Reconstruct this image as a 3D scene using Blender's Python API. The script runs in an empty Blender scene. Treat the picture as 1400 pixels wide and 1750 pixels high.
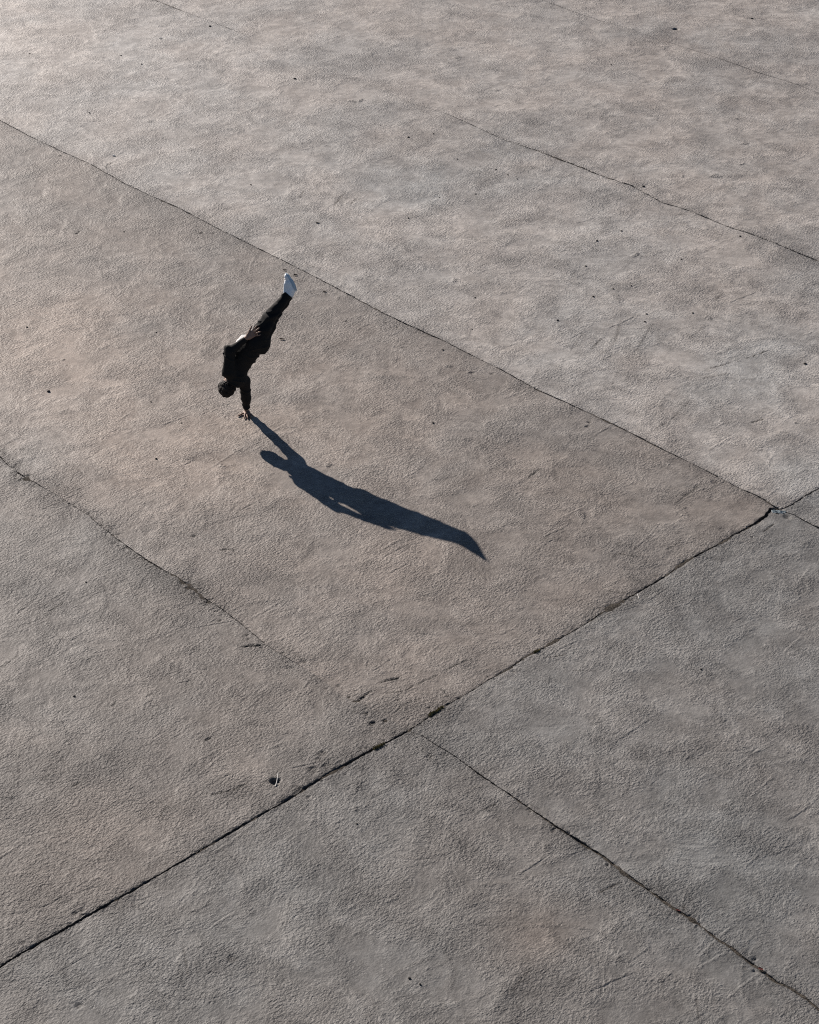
import bpy, bmesh, math, random
import numpy as np
from mathutils import Vector, Matrix

random.seed(7)
RNG = np.random.RandomState(11)
scene = bpy.context.scene
COL = scene.collection

# ------------------------------------------------------------------ camera
CAM_H, PITCH, FOC = 13.2, math.radians(33.07), 3494.0      # height, look-down angle, focal length (px of a 1400 px wide photo)
cam_d = bpy.data.cameras.new('camera')
cam = bpy.data.objects.new('camera', cam_d)
COL.objects.link(cam)
cam.location = (0, 0, CAM_H)
cam.rotation_euler = (math.pi / 2 - PITCH, 0, 0)
cam_d.sensor_fit = 'VERTICAL'
cam_d.sensor_height = 36.0
cam_d.lens = 36.0 * FOC / 1750.0
cam_d.clip_start = 0.5
cam_d.clip_end = 3000
scene.camera = cam

# ------------------------------------------------------------------ light
SUN_AZ, SUN_EL = math.radians(34.5), math.radians(24.0)    # azimuth: to the left of straight ahead
SUN = Vector((-math.sin(SUN_AZ) * math.cos(SUN_EL), math.cos(SUN_AZ) * math.cos(SUN_EL), math.sin(SUN_EL)))
world = bpy.data.worlds.new('World')
scene.world = world
world.use_nodes = True
wn = world.node_tree.nodes
bg = wn['Background']
sky = wn.new('ShaderNodeTexSky')
sky.sky_type = 'NISHITA'
sky.sun_disc = False
sky.sun_elevation = SUN_EL
sky.sun_rotation = -SUN_AZ
sky.altitude = 2000
sky.air_density = 0.78
sky.dust_density = 0.0
sky.ozone_density = 1.0
world.node_tree.links.new(sky.outputs['Color'], bg.inputs['Color'])
bg.inputs['Strength'].default_value = 0.05
sun_d = bpy.data.lights.new('sun', 'SUN')
sun_d.energy = 5.0
sun_d.angle = math.radians(0.5)
sun_d.color = (1.0, 0.91, 0.83)
sun = bpy.data.objects.new('sun', sun_d)
COL.objects.link(sun)
sun.location = (-8, 30, 20)
sun.rotation_euler = SUN.to_track_quat('Z', 'Y').to_euler()
scene.render.engine = 'CYCLES'
scene.cycles.use_denoising = False          # keeps the grain of the concrete
scene.cycles.pixel_filter_type = 'BLACKMAN_HARRIS'
scene.cycles.filter_width = 1.1
scene.render.filter_size = 1.1
scene.view_settings.view_transform = 'Standard'
scene.view_settings.look = 'None'
scene.view_settings.exposure = 0.62
scene.view_settings.gamma = 1.0
scene.view_settings.use_curve_mapping = False


# ------------------------------------------------------------------ helpers
def ray(px, py):
    dx, dy = (px - 700) / FOC, -(py - 875) / FOC
    return np.array([dx, math.cos(PITCH) + dy * math.sin(PITCH), -math.sin(PITCH) + dy * math.cos(PITCH)])


def gnd(px, py, z=0.0):
    """the point of the ground that the photograph shows at pixel (px, py)"""
    d = ray(px, py)
    t = (z - CAM_H) / d[2]
    return np.array([d[0] * t, d[1] * t, z])


def new_mat(name):
    m = bpy.data.materials.new(name)
    m.use_nodes = True
    return m, m.node_tree.nodes, m.node_tree.links, m.node_tree.nodes['Principled BSDF']


def link_mesh(name, verts, faces, mat, parent=None, smooth=True):
    """verts (n,3), faces (m,4) or (m,3) numpy arrays -> one mesh object"""
    me = bpy.data.meshes.new(name)
    verts = np.asarray(verts, np.float32)
    faces = np.asarray(faces, np.int32)
    k = faces.shape[1]
    me.vertices.add(len(verts))
    me.vertices.foreach_set('co', verts.ravel())
    me.loops.add(faces.size)
    me.loops.foreach_set('vertex_index', faces.ravel())
    me.polygons.add(len(faces))
    me.polygons.foreach_set('loop_start', np.arange(0, faces.size, k, dtype=np.int32))
    me.polygons.foreach_set('loop_total', np.full(len(faces), k, np.int32))
    me.polygons.foreach_set('use_smooth', np.full(len(faces), smooth, bool))
    me.update(calc_edges=True)
    me.materials.append(mat)
    o = bpy.data.objects.new(name, me)
    COL.objects.link(o)
    if parent:
        o.parent = parent
    return o


def tag(o, label=None, cat=None, group=None, kind=None):
    for k, v in (('label', label), ('category', cat), ('group', group), ('kind', kind)):
        if v:
            o[k] = v
    return o


def lattice(shape_seed, n):
    return np.random.RandomState(shape_seed).rand(n, n).astype(np.float32) * 2 - 1


def noise2(x, y, seed, octaves=1, gain=0.5):
    """smooth value noise on arrays, about -1..1"""
    out = np.zeros_like(x, dtype=np.float32)
    amp, tot = 1.0, 0.0
    for o in range(octaves):
        n = 256
        L = lattice(seed + 17 * o, n)
        xf, yf = np.floor(x), np.floor(y)
        fx, fy = (x - xf), (y - yf)
        fx = fx * fx * (3 - 2 * fx)
        fy = fy * fy * (3 - 2 * fy)
        xi, yi = xf.astype(np.int64) % n, yf.astype(np.int64) % n
        xj, yj = (xi + 1) % n, (yi + 1) % n
        v = (L[xi, yi] * (1 - fx) + L[xj, yi] * fx) * (1 - fy) + (L[xi, yj] * (1 - fx) + L[xj, yj] * fx) * fy
        out += (amp * v).astype(np.float32)
        tot += amp
        amp *= gain
        x, y = x * 2.03 + 11.3, y * 2.03 + 5.7
    return out / tot


def noise3(x, y, z, seed):
    n = 64
    L = np.random.RandomState(seed).rand(n, n, n).astype(np.float32) * 2 - 1
    xf, yf, zf = np.floor(x), np.floor(y), np.floor(z)
    fx, fy, fz = x - xf, y - yf, z - zf
    fx, fy, fz = (f * f * (3 - 2 * f) for f in (fx, fy, fz))
    xi, yi, zi = (f.astype(np.int64) % n for f in (xf, yf, zf))
    xj, yj, zj = (xi + 1) % n, (yi + 1) % n, (zi + 1) % n

    def pl(k):
        return (L[xi, yi, k] * (1 - fx) + L[xj, yi, k] * fx) * (1 - fy) + (L[xi, yj, k] * (1 - fx) + L[xj, yj, k] * fx) * fy
    return pl(zi) * (1 - fz) + pl(zj) * fz


# ------------------------------------------------------------------ materials
def concrete_material():
    m, N, L, P = new_mat('worn concrete')
    tc = N.new('ShaderNodeTexCoord')

    def noise(scale, detail=2.0, rough=0.5, dist=0.0, vec=None):
        n = N.new('ShaderNodeTexNoise')
        n.inputs['Scale'].default_value = scale
        n.inputs['Detail'].default_value = detail
        n.inputs['Roughness'].default_value = rough
        n.inputs['Distortion'].default_value = dist
        L.new(vec or tc.outputs['Object'], n.inputs['Vector'])
        return n.outputs['Fac']

    def ramp(fac, lo, hi, a=0.0, b=1.0):
        r = N.new('ShaderNodeMapRange')
        r.interpolation_type = 'SMOOTHSTEP'
        r.inputs['From Min'].default_value = lo
        r.inputs['From Max'].default_value = hi
        r.inputs['To Min'].default_value = a
        r.inputs['To Max'].default_value = b
        L.new(fac, r.inputs['Value'])
        return r.outputs['Result']

    def math_(op, a, b):
        n = N.new('ShaderNodeMath')
        n.operation = op
        for i, v in enumerate((a, b)):
            if isinstance(v, (int, float)):
                n.inputs[i].default_value = v
            else:
                L.new(v, n.inputs[i])
        return n.outputs[0]

    def mix(fac, a, b, blend='MIX'):
        n = N.new('ShaderNodeMix')
        n.data_type = 'RGBA'
        n.blend_type = blend
        for i, v in ((0, fac), (6, a), (7, b)):
            if isinstance(v, (int, float)):
                n.inputs[i].default_value = v
            elif isinstance(v, tuple):
                n.inputs[i].default_value = (*v, 1)
            else:
                L.new(v, n.inputs[i])
        return n.outputs[2]

    def attr(name):
        n = N.new('ShaderNodeAttribute')
        n.attribute_name = name
        return n.outputs['Fac']

    warm, dirt, worn = attr('warm'), attr('dirt'), attr('worn')  # dirt also holds the far hole's painted shade, worn some painted falloff
    # colour: cool grey to warm buff, mottled, speckled with aggregate, dirt in joints and cracks
    hue = math_('ADD', warm, ramp(noise(0.55, 3, 0.6, 0.4), 0.3, 0.7, -0.13, 0.13))
    base = mix(hue, (0.222, 0.223, 0.215), (0.288, 0.240, 0.202))
    mott = noise(2.2, 6, 0.66, 0.6)
    base = mix(1.0, base, mix(ramp(mott, 0.34, 0.66), (0.78, 0.77, 0.765), (1.15, 1.15, 1.15)), 'MULTIPLY')
    mott2 = noise(11.0, 4, 0.65, 0.3)
    base = mix(1.0, base, mix(ramp(mott2, 0.3, 0.7), (0.83, 0.83, 0.83), (1.13, 1.13, 1.13)), 'MULTIPLY')
    spk = noise(95.0, 2, 0.8)
    base = mix(1.0, base, mix(ramp(spk, 0.28, 0.72), (0.84, 0.84, 0.84), (1.16, 1.155, 1.15)), 'MULTIPLY')
    base = mix(1.0, base, mix(worn, (1.04, 1.04, 1.04), (0.62, 0.615, 0.62)), 'MULTIPLY')
    tn = N.new('ShaderNodeVectorMath')
    tn.operation = 'SCALE'
    L.new(base, tn.inputs[0])
    L.new(attr('tone'), tn.inputs['Scale'])  # slab tones together with the painted light falloff
    base = mix(dirt, tn.outputs[0], (0.026, 0.023, 0.020))
    L.new(base, P.inputs['Base Color'])
    P.inputs['Roughness'].default_value = 0.6
    P.inputs['Specular IOR Level'].default_value = 0.28
    # fine relief: broomed, pitted skin, rougher where worn
    mp = N.new('ShaderNodeMapping')
    mp.vector_type = 'TEXTURE'
    mp.inputs['Rotation'].default_value = (0, 0, math.radians(43))
    mp.inputs['Scale'].default_value = (1.25, 1.0, 1.0)
    L.new(tc.outputs['Object'], mp.inputs['Vector'])
    lump = noise(33.0, 4.0, 0.62, 0.0, mp.outputs['Vector'])
    grit = noise(120.0, 3.0, 0.7)
    vor = N.new('ShaderNodeTexVoronoi')
    vor.feature = 'F1'
    vor.inputs['Scale'].default_value = 48.0
    L.new(mp.outputs['Vector'], vor.inputs['Vector'])
    amp = math_('ADD', ramp(noise(1.5, 5, 0.65, 0.5), 0.40, 0.62, 0.20, 0.90), math_('MULTIPLY', worn, 1.0))
    pock = ramp(noise(17.0, 3, 0.6), 0.60, 0.72, 0.0, -0.30)
    h = math_('ADD', math_('MULTIPLY', lump, 1.0), math_('MULTIPLY', vor.outputs['Distance'], 0.22))
    h = math_('ADD', h, math_('MULTIPLY', grit, 0.06))
    h = math_('MULTIPLY', math_('ADD', h, pock), amp)
    bump = N.new('ShaderNodeBump')
    bump.inputs['Strength'].default_value = 1.0
    bump.inputs['Distance'].default_value = 0.0150
    L.new(h, bump.inputs['Height'])
    L.new(bump.outputs['Normal'], P.inputs['Normal'])
    return m


def plain_material(name, col, rough=0.8, spec=0.3, var=0.25, scale=30.0, bump=0.0, bscale=60.0, sheen=0.0):
    m, N, L, P = new_mat(name)
    tc = N.new('ShaderNodeTexCoord')
    n = N.new('ShaderNodeTexNoise')
    n.inputs['Scale'].default_value = scale
    n.inputs['Detail'].default_value = 4
    L.new(tc.outputs['Object'], n.inputs['Vector'])
    cr = N.new('ShaderNodeValToRGB')
    cr.color_ramp.elements[0].position = 0.3
    cr.color_ramp.elements[1].position = 0.7
    cr.color_ramp.elements[0].color = (*[c * (1 - var) for c in col], 1)
    cr.color_ramp.elements[1].color = (*[min(1, c * (1 + var)) for c in col], 1)
    L.new(n.outputs['Fac'], cr.inputs['Fac'])
    L.new(cr.outputs['Color'], P.inputs['Base Color'])
    P.inputs['Roughness'].default_value = rough
    P.inputs['Specular IOR Level'].default_value = spec
    if sheen:
        P.inputs['Sheen Weight'].default_value = sheen
    if bump:
        b = N.new('ShaderNodeBump')
        b.inputs['Strength'].default_value = 1.0
        b.inputs['Distance'].default_value = bump
        n2 = N.new('ShaderNodeTexNoise')
        n2.inputs['Scale'].default_value = bscale
        n2.inputs['Detail'].default_value = 3
        L.new(tc.outputs['Object'], n2.inputs['Vector'])
        L.new(n2.outputs['Fac'], b.inputs['Height'])
        L.new(b.outputs['Normal'], P.inputs['Normal'])
    return m


M_CONC = concrete_material()
M_GROUND = plain_material('bare dusty ground', (0.17, 0.155, 0.135), 0.95, 0.1, 0.25, 0.8)
M_SOIL = plain_material('dark joint soil', (0.022, 0.019, 0.016), 0.95, 0.1, 0.5, 40, 0.01, 50)
M_FILL = plain_material('grey brown grit packed in the joints', (0.060, 0.052, 0.043), 0.95, 0.1, 0.6, 45, 0.012, 70)
M_JACKET = plain_material('black jacket cloth', (0.0125, 0.0115, 0.0110), 0.85, 0.2, 0.2, 60, 0.002, 90)
M_TROUSERS = plain_material('black trouser cloth', (0.0105, 0.0100, 0.0100), 0.85, 0.2, 0.2, 60, 0.002, 90)
M_SHIRT = plain_material('white cotton', (0.78, 0.77, 0.75), 0.85, 0.3, 0.04, 40, 0.002, 60)
M_SKIN = plain_material('skin', (0.25, 0.145, 0.10), 0.55, 0.4, 0.10, 40, 0.0006, 200)
M_HAIR = plain_material('dark brown hair', (0.012, 0.0075, 0.0055), 0.7, 0.25, 0.4, 120, 0.006, 130)
M_SHOE = plain_material('white shoe leather', (0.76, 0.79, 0.82), 0.5, 0.4, 0.03, 30)
M_SOLE = plain_material('pale blue rubber sole', (0.36, 0.47, 0.56), 0.6, 0.4, 0.05, 40, 0.002, 80)
M_LACE = plain_material('shoe laces', (0.72, 0.72, 0.72), 0.8, 0.2, 0.05, 90)
M_EYE = plain_material('eye', (0.12, 0.10, 0.09), 0.2, 0.5, 0.1, 20)
M_PEBBLE = plain_material('dark pebble', (0.045, 0.040, 0.036), 0.85, 0.2, 0.4, 60)
M_LEAF = plain_material('dry leaf', (0.035, 0.024, 0.017), 0.85, 0.2, 0.4, 80)
M_WHITE = plain_material('bleached straw', (0.75, 0.73, 0.68), 0.7, 0.3, 0.08, 60)
M_MOSS = plain_material('moss', (0.20, 0.17, 0.085), 0.95, 0.1, 0.5, 80)
M_FILM = plain_material('pale blue plastic film', (0.16, 0.20, 0.22), 0.4, 0.5, 0.3, 35)
M_RED = plain_material('faded red scrap', (0.11, 0.032, 0.028), 0.8, 0.2, 0.3, 60)

# ------------------------------------------------------------------ the paved ground
ground = link_mesh('ground', [(-1500, -1500, -0.05), (1500, -1500, -0.05), (1500, 1500, -0.05), (-1500, 1500, -0.05)],
                   [(0, 1, 2, 3)], M_GROUND, smooth=False)
tag(ground, kind='structure')

ORG = gnd(1321.5, 867)[:2]
ANG = math.radians(133.4)
UA = np.array([math.cos(ANG), math.sin(ANG)])          # along the long joints, away and to the left
UB = np.array([-math.sin(ANG), math.cos(ANG)])         # along the cross joint, to the near left


def to_ab(xy):
    d = np.asarray(xy)[..., :2] - ORG
    return np.stack([d @ UA, d @ UB], -1)


def px_ab(pts):
    return np.array([to_ab(gnd(*p)) for p in pts])


J1 = [(0, 205), (50, 232), (107, 259), (150, 278), (215, 314), (260, 335), (310, 357), (370, 389), (425, 416), (480, 443),
      (547, 477), (590, 500), (618, 515), (654, 534), (700, 556), (754, 580), (807, 607), (854, 630), (896, 653), (918, 665), (943, 676),
      (986, 696), (1036, 719), (1079, 740), (1104, 753), (1139, 771), (1158, 780), (1184, 792), (1209, 805), (1230, 816),
      (1264, 834), (1287, 844), (1307, 854), (1324, 865)]
J1B = [(1326, 868), (1345, 876), (1358, 880), (1379, 892), (1400, 902)]
J2 = [(0, 779), (14, 795), (39, 813), (68, 829), (96, 845), (121, 861), (154, 883), (179, 904), (200, 920), (221, 935),
      (250, 956), (282, 975), (304, 986), (329, 1006), (350, 1022), (379, 1040), (411, 1065), (436, 1085), (454, 1102),
      (479, 1117), (519, 1141), (555, 1165), (584, 1188), (640, 1215), (698, 1247)]
J2B = [(700, 1249), (722, 1257), (749, 1275), (775, 1290), (798, 1307), (827, 1328), (850, 1343), (880, 1363), (915, 1388), (954, 1414),
       (986, 1434), (1025, 1459), (1068, 1492), (1114, 1525), (1157, 1555), (1186, 1573), (1221, 1601), (1246, 1617),
       (1279, 1642), (1300, 1657), (1329, 1678), (1354, 1689), (1379, 1707), (1400, 1725)]
J3 = [(265, 0), (305, 16), (360, 36), (400, 52), (435, 65), (520, 98), (580, 120), (635, 145), (700, 175), (765, 195),
      (815, 217), (865, 240), (915, 256), (965, 275), (995, 286), (1020, 297), (1080, 317), (1130, 345), (1185, 362),
      (1235, 384), (1290, 402), (1325, 415), (1365, 432), (1400, 446)]
J4 = [(915, -5), (980, 20), (1025, 35), (1080, 50), (1125, 67), (1200, 90), (1250, 107), (1300, 125), (1365, 145), (1400, 160)]
JB = [(0, 1652), (36, 1629), (75, 1607), (125, 1579), (150, 1564), (179, 1548), (232, 1518), (282, 1489), (318, 1468),
      (371, 1436), (411, 1412), (454, 1387), (473, 1377), (519, 1348), (551, 1328), (578, 1313), (604, 1299), (630, 1284),
      (650, 1274), (699, 1248), (726, 1229.5), (752, 1211), (801, 1183), (831, 1164), (869, 1143), (897, 1123), (923, 1110),
      (943, 1099), (966, 1086), (989, 1073), (1029, 1047), (1054, 1033), (1086, 1014), (1123, 993), (1149, 977), (1171, 960),
      (1206, 941), (1240, 924), (1257, 911), (1275, 903), (1293, 893), (1311, 880), (1321, 867), (1339, 868), (1352, 863),
      (1364, 855), (1375, 848), (1400, 834)]


def poly_fn(pts, axis, tail):
    """piecewise-linear function through digitised points; axis 0: b(a), axis 1: a(b); outside it runs out to its mean"""
    q = px_ab(pts)
    q = q[np.argsort(q[:, axis])]
    x, y = q[:, axis], q[:, 1 - axis]
    m0, m1 = np.mean(y[:4]), np.mean(y[-4:])
    x = np.concatenate([[x[0] - 60], x, [x[-1] + 60]])
    y = np.concatenate([[m0], y, [m1]])

    def f(v):
        v = np.asarray(v, float)
        return np.interp(v, x, y)
    f.mean = float(np.mean(y))
    return f


def const_fn(c, seed):
    def f(v):
        v = np.asarray(v, float)
        return c + 0.03 * noise2(v * 0.4, v * 0 + 3.3, seed, 3).astype(float)
    f.mean = c
    return f


f1u, f1l = poly_fn(J1, 0, 0), poly_fn(J1B, 0, 0)
f2u, f2l = poly_fn(J2, 0, 0), poly_fn(J2B, 0, 0)
f3, f4 = poly_fn(J3, 0, 0), poly_fn(J4, 0, 0)
gB = poly_fn(JB, 1, 0)
W = 5.93


def gap_tab(pairs, default):
    """gap width along a joint from (pixel, width) pairs"""
    def f(v, axis):
        q = np.array([[to_ab(gnd(*p))[axis], w] for p, w in pairs])
        q = q[np.argsort(q[:, 0])]
        return np.interp(v, q[:, 0], q[:, 1])
    return f


gap1 = gap_tab([((0, 205), .010), ((250, 330), .013), ((425, 416), .011), ((700, 556), .015), ((850, 628), .011), ((918, 665), .017), ((1036, 719), .014),
                ((1209, 805), .009), ((1300, 850), .012), ((1324, 865), .022), ((1345, 876), .012), ((1400, 902), .022)], .01)
gap2 = gap_tab([((0, 779), .010), ((39, 813), .012), ((96, 845), .004), ((179, 904), .009), ((282, 975), .014), ((330, 1006), .020), ((379, 1040), .008), ((436, 1085), .010),
                ((500, 1130), .004), ((530, 1148), .0015), ((584, 1188), .0015), ((660, 1225), .0008), ((700, 1249), .003), ((749, 1275), .007), ((827, 1328), .012), ((900, 1380), .014),
                ((1000, 1444), .026), ((1114, 1525), .026), ((1186, 1573), .018), ((1250, 1620), .024), ((1400, 1725), .022)], .01)
gap3 = gap_tab([((265, 0), .012), ((400, 52), .008), ((435, 65), .002), ((635, 145), .001), ((700, 175), .004), ((815, 217), .010), ((915, 256), .022), ((990, 285), .030),
                ((1050, 307), .020), ((1185, 362), .018), ((1290, 402), .022), ((1400, 446), .018)], .01)
gap4 = gap_tab([((915, 0), .005), ((1125, 67), .001), ((1230, 100), .006), ((1300, 125), .009), ((1400, 160), .002)], .01)
gapB = gap_tab([((0, 1652), .026), ((150, 1564), .034), ((282, 1489), .022), ((400, 1418), .030), ((473, 1377), .024), ((560, 1323), .038), ((604, 1299), .034),
                ((650, 1274), .020), ((699, 1248), .026), ((760, 1206), .010), ((831, 1164), .014), ((880, 1135), .024), ((930, 1106), .014), ((955, 1093), .030), ((990, 1073), .016),
                ((1054, 1033), .024), ((1120, 994), .018), ((1171, 960), .034), ((1240, 924), .022), ((1275, 903), .036), ((1305, 884), .060), ((1321, 867), .050), ((1339, 868), .020), ((1364, 855), .022), ((1400, 834), .018)], .02)
gap0 = lambda v, axis: np.full_like(v, 0.015)

# cracks (pixels of the photo), crown width in metres, depth
CRACKS = [
    ([(415, 1106), (425, 1104), (436, 1103), (452, 1102)], .016, .012),
    ([(604, 1199), (614, 1197), (626, 1187), (637, 1180)], .017, .012),
    ([(648, 1167), (668, 1161), (684, 1158)], .013, .009),
    ([(660, 1170), (684, 1158)], .008, .004),
    ([(650, 1186), (690, 1180), (715, 1168), (750, 1152), (780, 1135), (806, 1125)], .010, .007),
    ([(675, 1215), (700, 1200), (720, 1192)], .010, .005),
    ([(753, 1177), (761, 1182), (766, 1191)], .012, .006),
    ([(350, 1355), (365, 1358), (400, 1350), (425, 1337)], .011, .008),
    ([(405, 1365), (440, 1347), (490, 1305)], .007, .003),
    ([(124, 1345), (137, 1337), (150, 1327)], .010, .006),
    ([(70, 1335), (95, 1316)], .013, .006),
    ([(0, 1142), (15, 1132), (32, 1120)], .010, .007),
    ([(60, 1043), (90, 1026), (118, 1008)], .009, .005),
    ([(70, 1055), (90, 1042), (112, 1028)], .009, .005),
    ([(1152, 862), (1170, 848), (1184, 838), (1195, 828)], .011, .006),
    ([(1304, 909), (1325, 894)], .010, .007),
    ([(1051, 585), (1055, 570), (1060, 550)], .008, .004),
    ([(1045, 660), (1058, 630)], .008, .003),
    ([(1085, 605), (1100, 578), (1116, 553)], .008, .004),
    ([(1010, 598), (1024, 582), (1036, 575)], .011, .005),
    ([(975, 600), (1000, 563)], .007, .003),
    ([(1275, 613), (1293, 606), (1312, 599)], .011, .006),
    ([(1210, 630), (1230, 625), (1250, 619)], .010, .005),
    ([(1200, 647), (1245, 638)], .008, .004),
    ([(1240, 651), (1310, 646)], .007, .003),
    ([(1282, 723), (1306, 716)], .012, .007),
    ([(1110, 740), (1150, 715), (1180, 684)], .009, .004),
    ([(900, 818), (925, 800)], .012, .006),
    ([(240, 1652), (275, 1634)], .009, .004),
    ([(1020, 1527), (1062, 1507)], .011, .006),
    ([(978, 1677), (991, 1664)], .012, .007),
    ([(824, 1385), (850, 1372)], .010, .005),
    ([(570, 352), (580, 340), (590, 328)], .012, .006),
    ([(598, 350), (612, 336)], .011, .005),
    ([(512, 340), (519, 326)], .011, .005),
    ([(352, 896), (379, 893), (410, 872), (432, 861), (460, 849)], .008, .004),
    ([(375, 940), (390, 938), (404, 940)], .012, .008),
    ([(325, 917), (336, 915)], .018, .010),
    ([(28, 768), (55, 767)], .010, .005),
    ([(370, 820), (430, 803)], .007, .003),
    ([(1040, 950), (1060, 946), (1090, 952)], .009, .005),
    ([(1135, 944), (1165, 922)], .009, .005),
    ([(1036, 1009), (1042, 1010), (1060, 1013), (1080, 1012)], .009, .005),
    ([(975, 1146), (1020, 1147)], .008, .003),
    ([(130, 400), (138, 394)], .020, .012),
    ([(180, 289), (192, 275)], .012, .006),
    ([(40, 404), (80, 404)], .010, .004),
    ([(160, 447), (180, 443), (212, 440)], .009, .004),
    ([(350, 590), (385, 598)], .007, .003),
    ([(1235, 502), (1222, 512)], .010, .006),
    ([(1180, 578), (1208, 553)], .007, .003),
    ([(1255, 594), (1228, 605)], .008, .003),
    ([(910, 1650), (870, 1700)], .010, .003),
    ([(845, 620), (800, 640)], .006, .002),
    ([(1190, 1700), (1195, 1750)], .008, .003),
    ([(270, 1400), (290, 1375)], .012, .005),
    ([(276, 1152), (302, 1135)], .008, .004),
    ([(180, 1208), (195, 1205), (200, 1198)], .010, .006),
    ([(350, 1265), (362, 1261)], .014, .009),
    ([(520, 1200), (535, 1196)], .007, .004),
    ([(930, 1125), (970, 1118)], .008, .004),
    ([(312, 1615), (318, 1645), (322, 1670)], .008, .003),
]
# hollows: pixel, radius in metres, depth, dirt or painted shade
PITS = [((470, 1335), .052, .030, .45), ((552, 1288), .050, .010, .35), ((560, 1308), .045, .010, .4), ((536, 1316), .050, .010, .35), ((545, 1298), .035, .008, .4),
        ((637, 1236), .036, .014, .7), ((658, 1232), .030, .011, .6), ((680, 1196), .016, .010, .7), ((807, 637), .042, .010, .5), ((841, 639), .032, .008, .5),
        ((1008, 722), .032, .010, .5), ((1004, 729), .034, .010, .5), ((1331, 872), .070, .012, .35), ((1345, 884), .05, .008, .3), ((1222, 824), .045, .008, .45),
        ((1155, 50), .052, .05, 1.0), ((345, 398), .034, .010, .6), ((366, 399), .030, .009, .6), ((105, 266), .034, .010, .6), ((593, 549), .024, .01, .7),  # first one: far hole, the shade inside it painted black
        ((660, 552), .022, .008, .6), ((679, 559), .022, .008, .6), ((396, 1637), .04, .009, .5), ((136, 1719), .03, .008, .5), ((1345, 884), .03, .006, .4),
        ((1285, 918), .015, .010, .5), ((1302, 838), .03, .006, .3), ((1235, 905), .05, .006, .3), ((760, 1290), .05, .006, .3), ((735, 1293), .04, .007, .35),
        ((40, 1612), .03, .006, .4), ((495, 1140), .05, .006, .4), ((520, 1130), .04, .006, .35)]
_r = random.Random(9)
for _pts, _n, _sp, _i0, _i1 in ((J2, 60, 9, 1, 8), (J2, 45, 9, 11, 19), (J2, 30, 14, 19, 22), (J2B, 40, 8, 7, 11), (J2B, 25, 7, 14, 19), (JB, 40, 9, 0, 8), (JB, 45, 11, 13, 21), (JB, 30, 8, 23, 36)):
    for _k in range(_n):                                    # crumbled spots along the joints
        _j = _r.randint(_i0, min(_i1, len(_pts) - 2))
        _t = _r.random()
        _x = _pts[_j][0] + (_pts[_j + 1][0] - _pts[_j][0]) * _t + _r.gauss(0, _sp)
        _y = _pts[_j][1] + (_pts[_j + 1][1] - _pts[_j][1]) * _t + _r.gauss(0, _sp * .7)
        _q = _r.random() ** 2
        PITS.append(((_x, _y), .007 + .016 * _q, .004 + .005 * _q, .25 + .4 * _r.random()))
# worn, rough patches, one with painted falloff (pixel centre, pixel radii, strength) and warm / cool tinted ones
WORN_AND_FALLOFF = [(400, 960, 110, 60, .55), (470, 1125, 70, 32, .5), (1290, 1440, 60, 36, .9), (620, 105, 100, 28, .8), (1130, 58, 70, 20, .6), (1235, 105, 70, 18, .7),
        (905, 213, 40, 13, .7), (560, 430, 80, 25, .5), (1000, 330, 80, 25, .35), (255, 340, 45, 14, .7), (250, 240, 30, 14, .5), (110, 150, 60, 22, .4), (60, 1480, 260, 190, .3),  # broad last one: dark wear plus painted falloff towards the foreground
        (380, 1640, 60, 34, .7), (690, 555, 90, 36, .4), (700, 1300, 80, 30, .5), (900, 1725, 90, 30, .6), (430, 610 - 70, 40, 20, .0), (1200, 980, 160, 60, .2),
        (860, 345, 60, 20, .4), (870, 440, 70, 18, .45), (1290, 175, 70, 18, .4), (640, 450, 60, 16, .5), (360, 232, 30, 12, .5), (1330, 70, 90, 40, .35), (1380, 470, 60, 60, .35),
        (300, 390, 140, 40, .3), (330, 1180, 120, 60, .25), (1150, 1300, 120, 60, .3), (620, 1060, 120, 40, .25), (200, 1310, 130, 60, .35), (95, 850, 50, 16, .6), (330, 1010, 60, 20, .5),
        (95, 845, 45, 22, .6), (330, 1010, 55, 28, .5), (590, 1510, 110, 50, .3), (640, 1215, 60, 30, .4), (545, 1300, 50, 25, .4), (820, 1440, 80, 30, .35), (1120, 1560, 40, 40, .3), (1370, 920, 40, 20, .5), (750, 880 + 110, 120, 40, .25), (150, 20, 100, 20, .2), (310, 60, 25, 8, .6),
        (930, 520, 40, 14, .45), (960, 560, 60, 20, .35), (1140, 640, 40, 14, .4), (1350, 540, 60, 30, .3)]
WARM = [(90, 600, 220, 150, .55), (300, 800, 220, 90, .36), (920, 1600, 80, 70, .55), (430, 1250, 260, 150, .15), (700, 960, 300, 130, .20), (560, 700, 250, 120, .18),  # first one paints the warm sun glow at left into the colour
        (150, 1450, 200, 150, .22), (980, 130, 260, 110, .02), (300, 120, 400, 140, -.06), (1370, 800, 90, 60, -.22), (1300, 640, 180, 110, -.15), (60, 790, 90, 40, -.25), (1000, 560, 160, 90, -.08), (850, 310, 120, 70, -.1),
        (1250, 1450, 200, 200, -.10), (560, 1640, 260, 110, -.16), (230, 560, 60, 22, -.22), (300, 430, 200, 60, -.05), (700, 330, 160, 70, -.18)]


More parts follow.
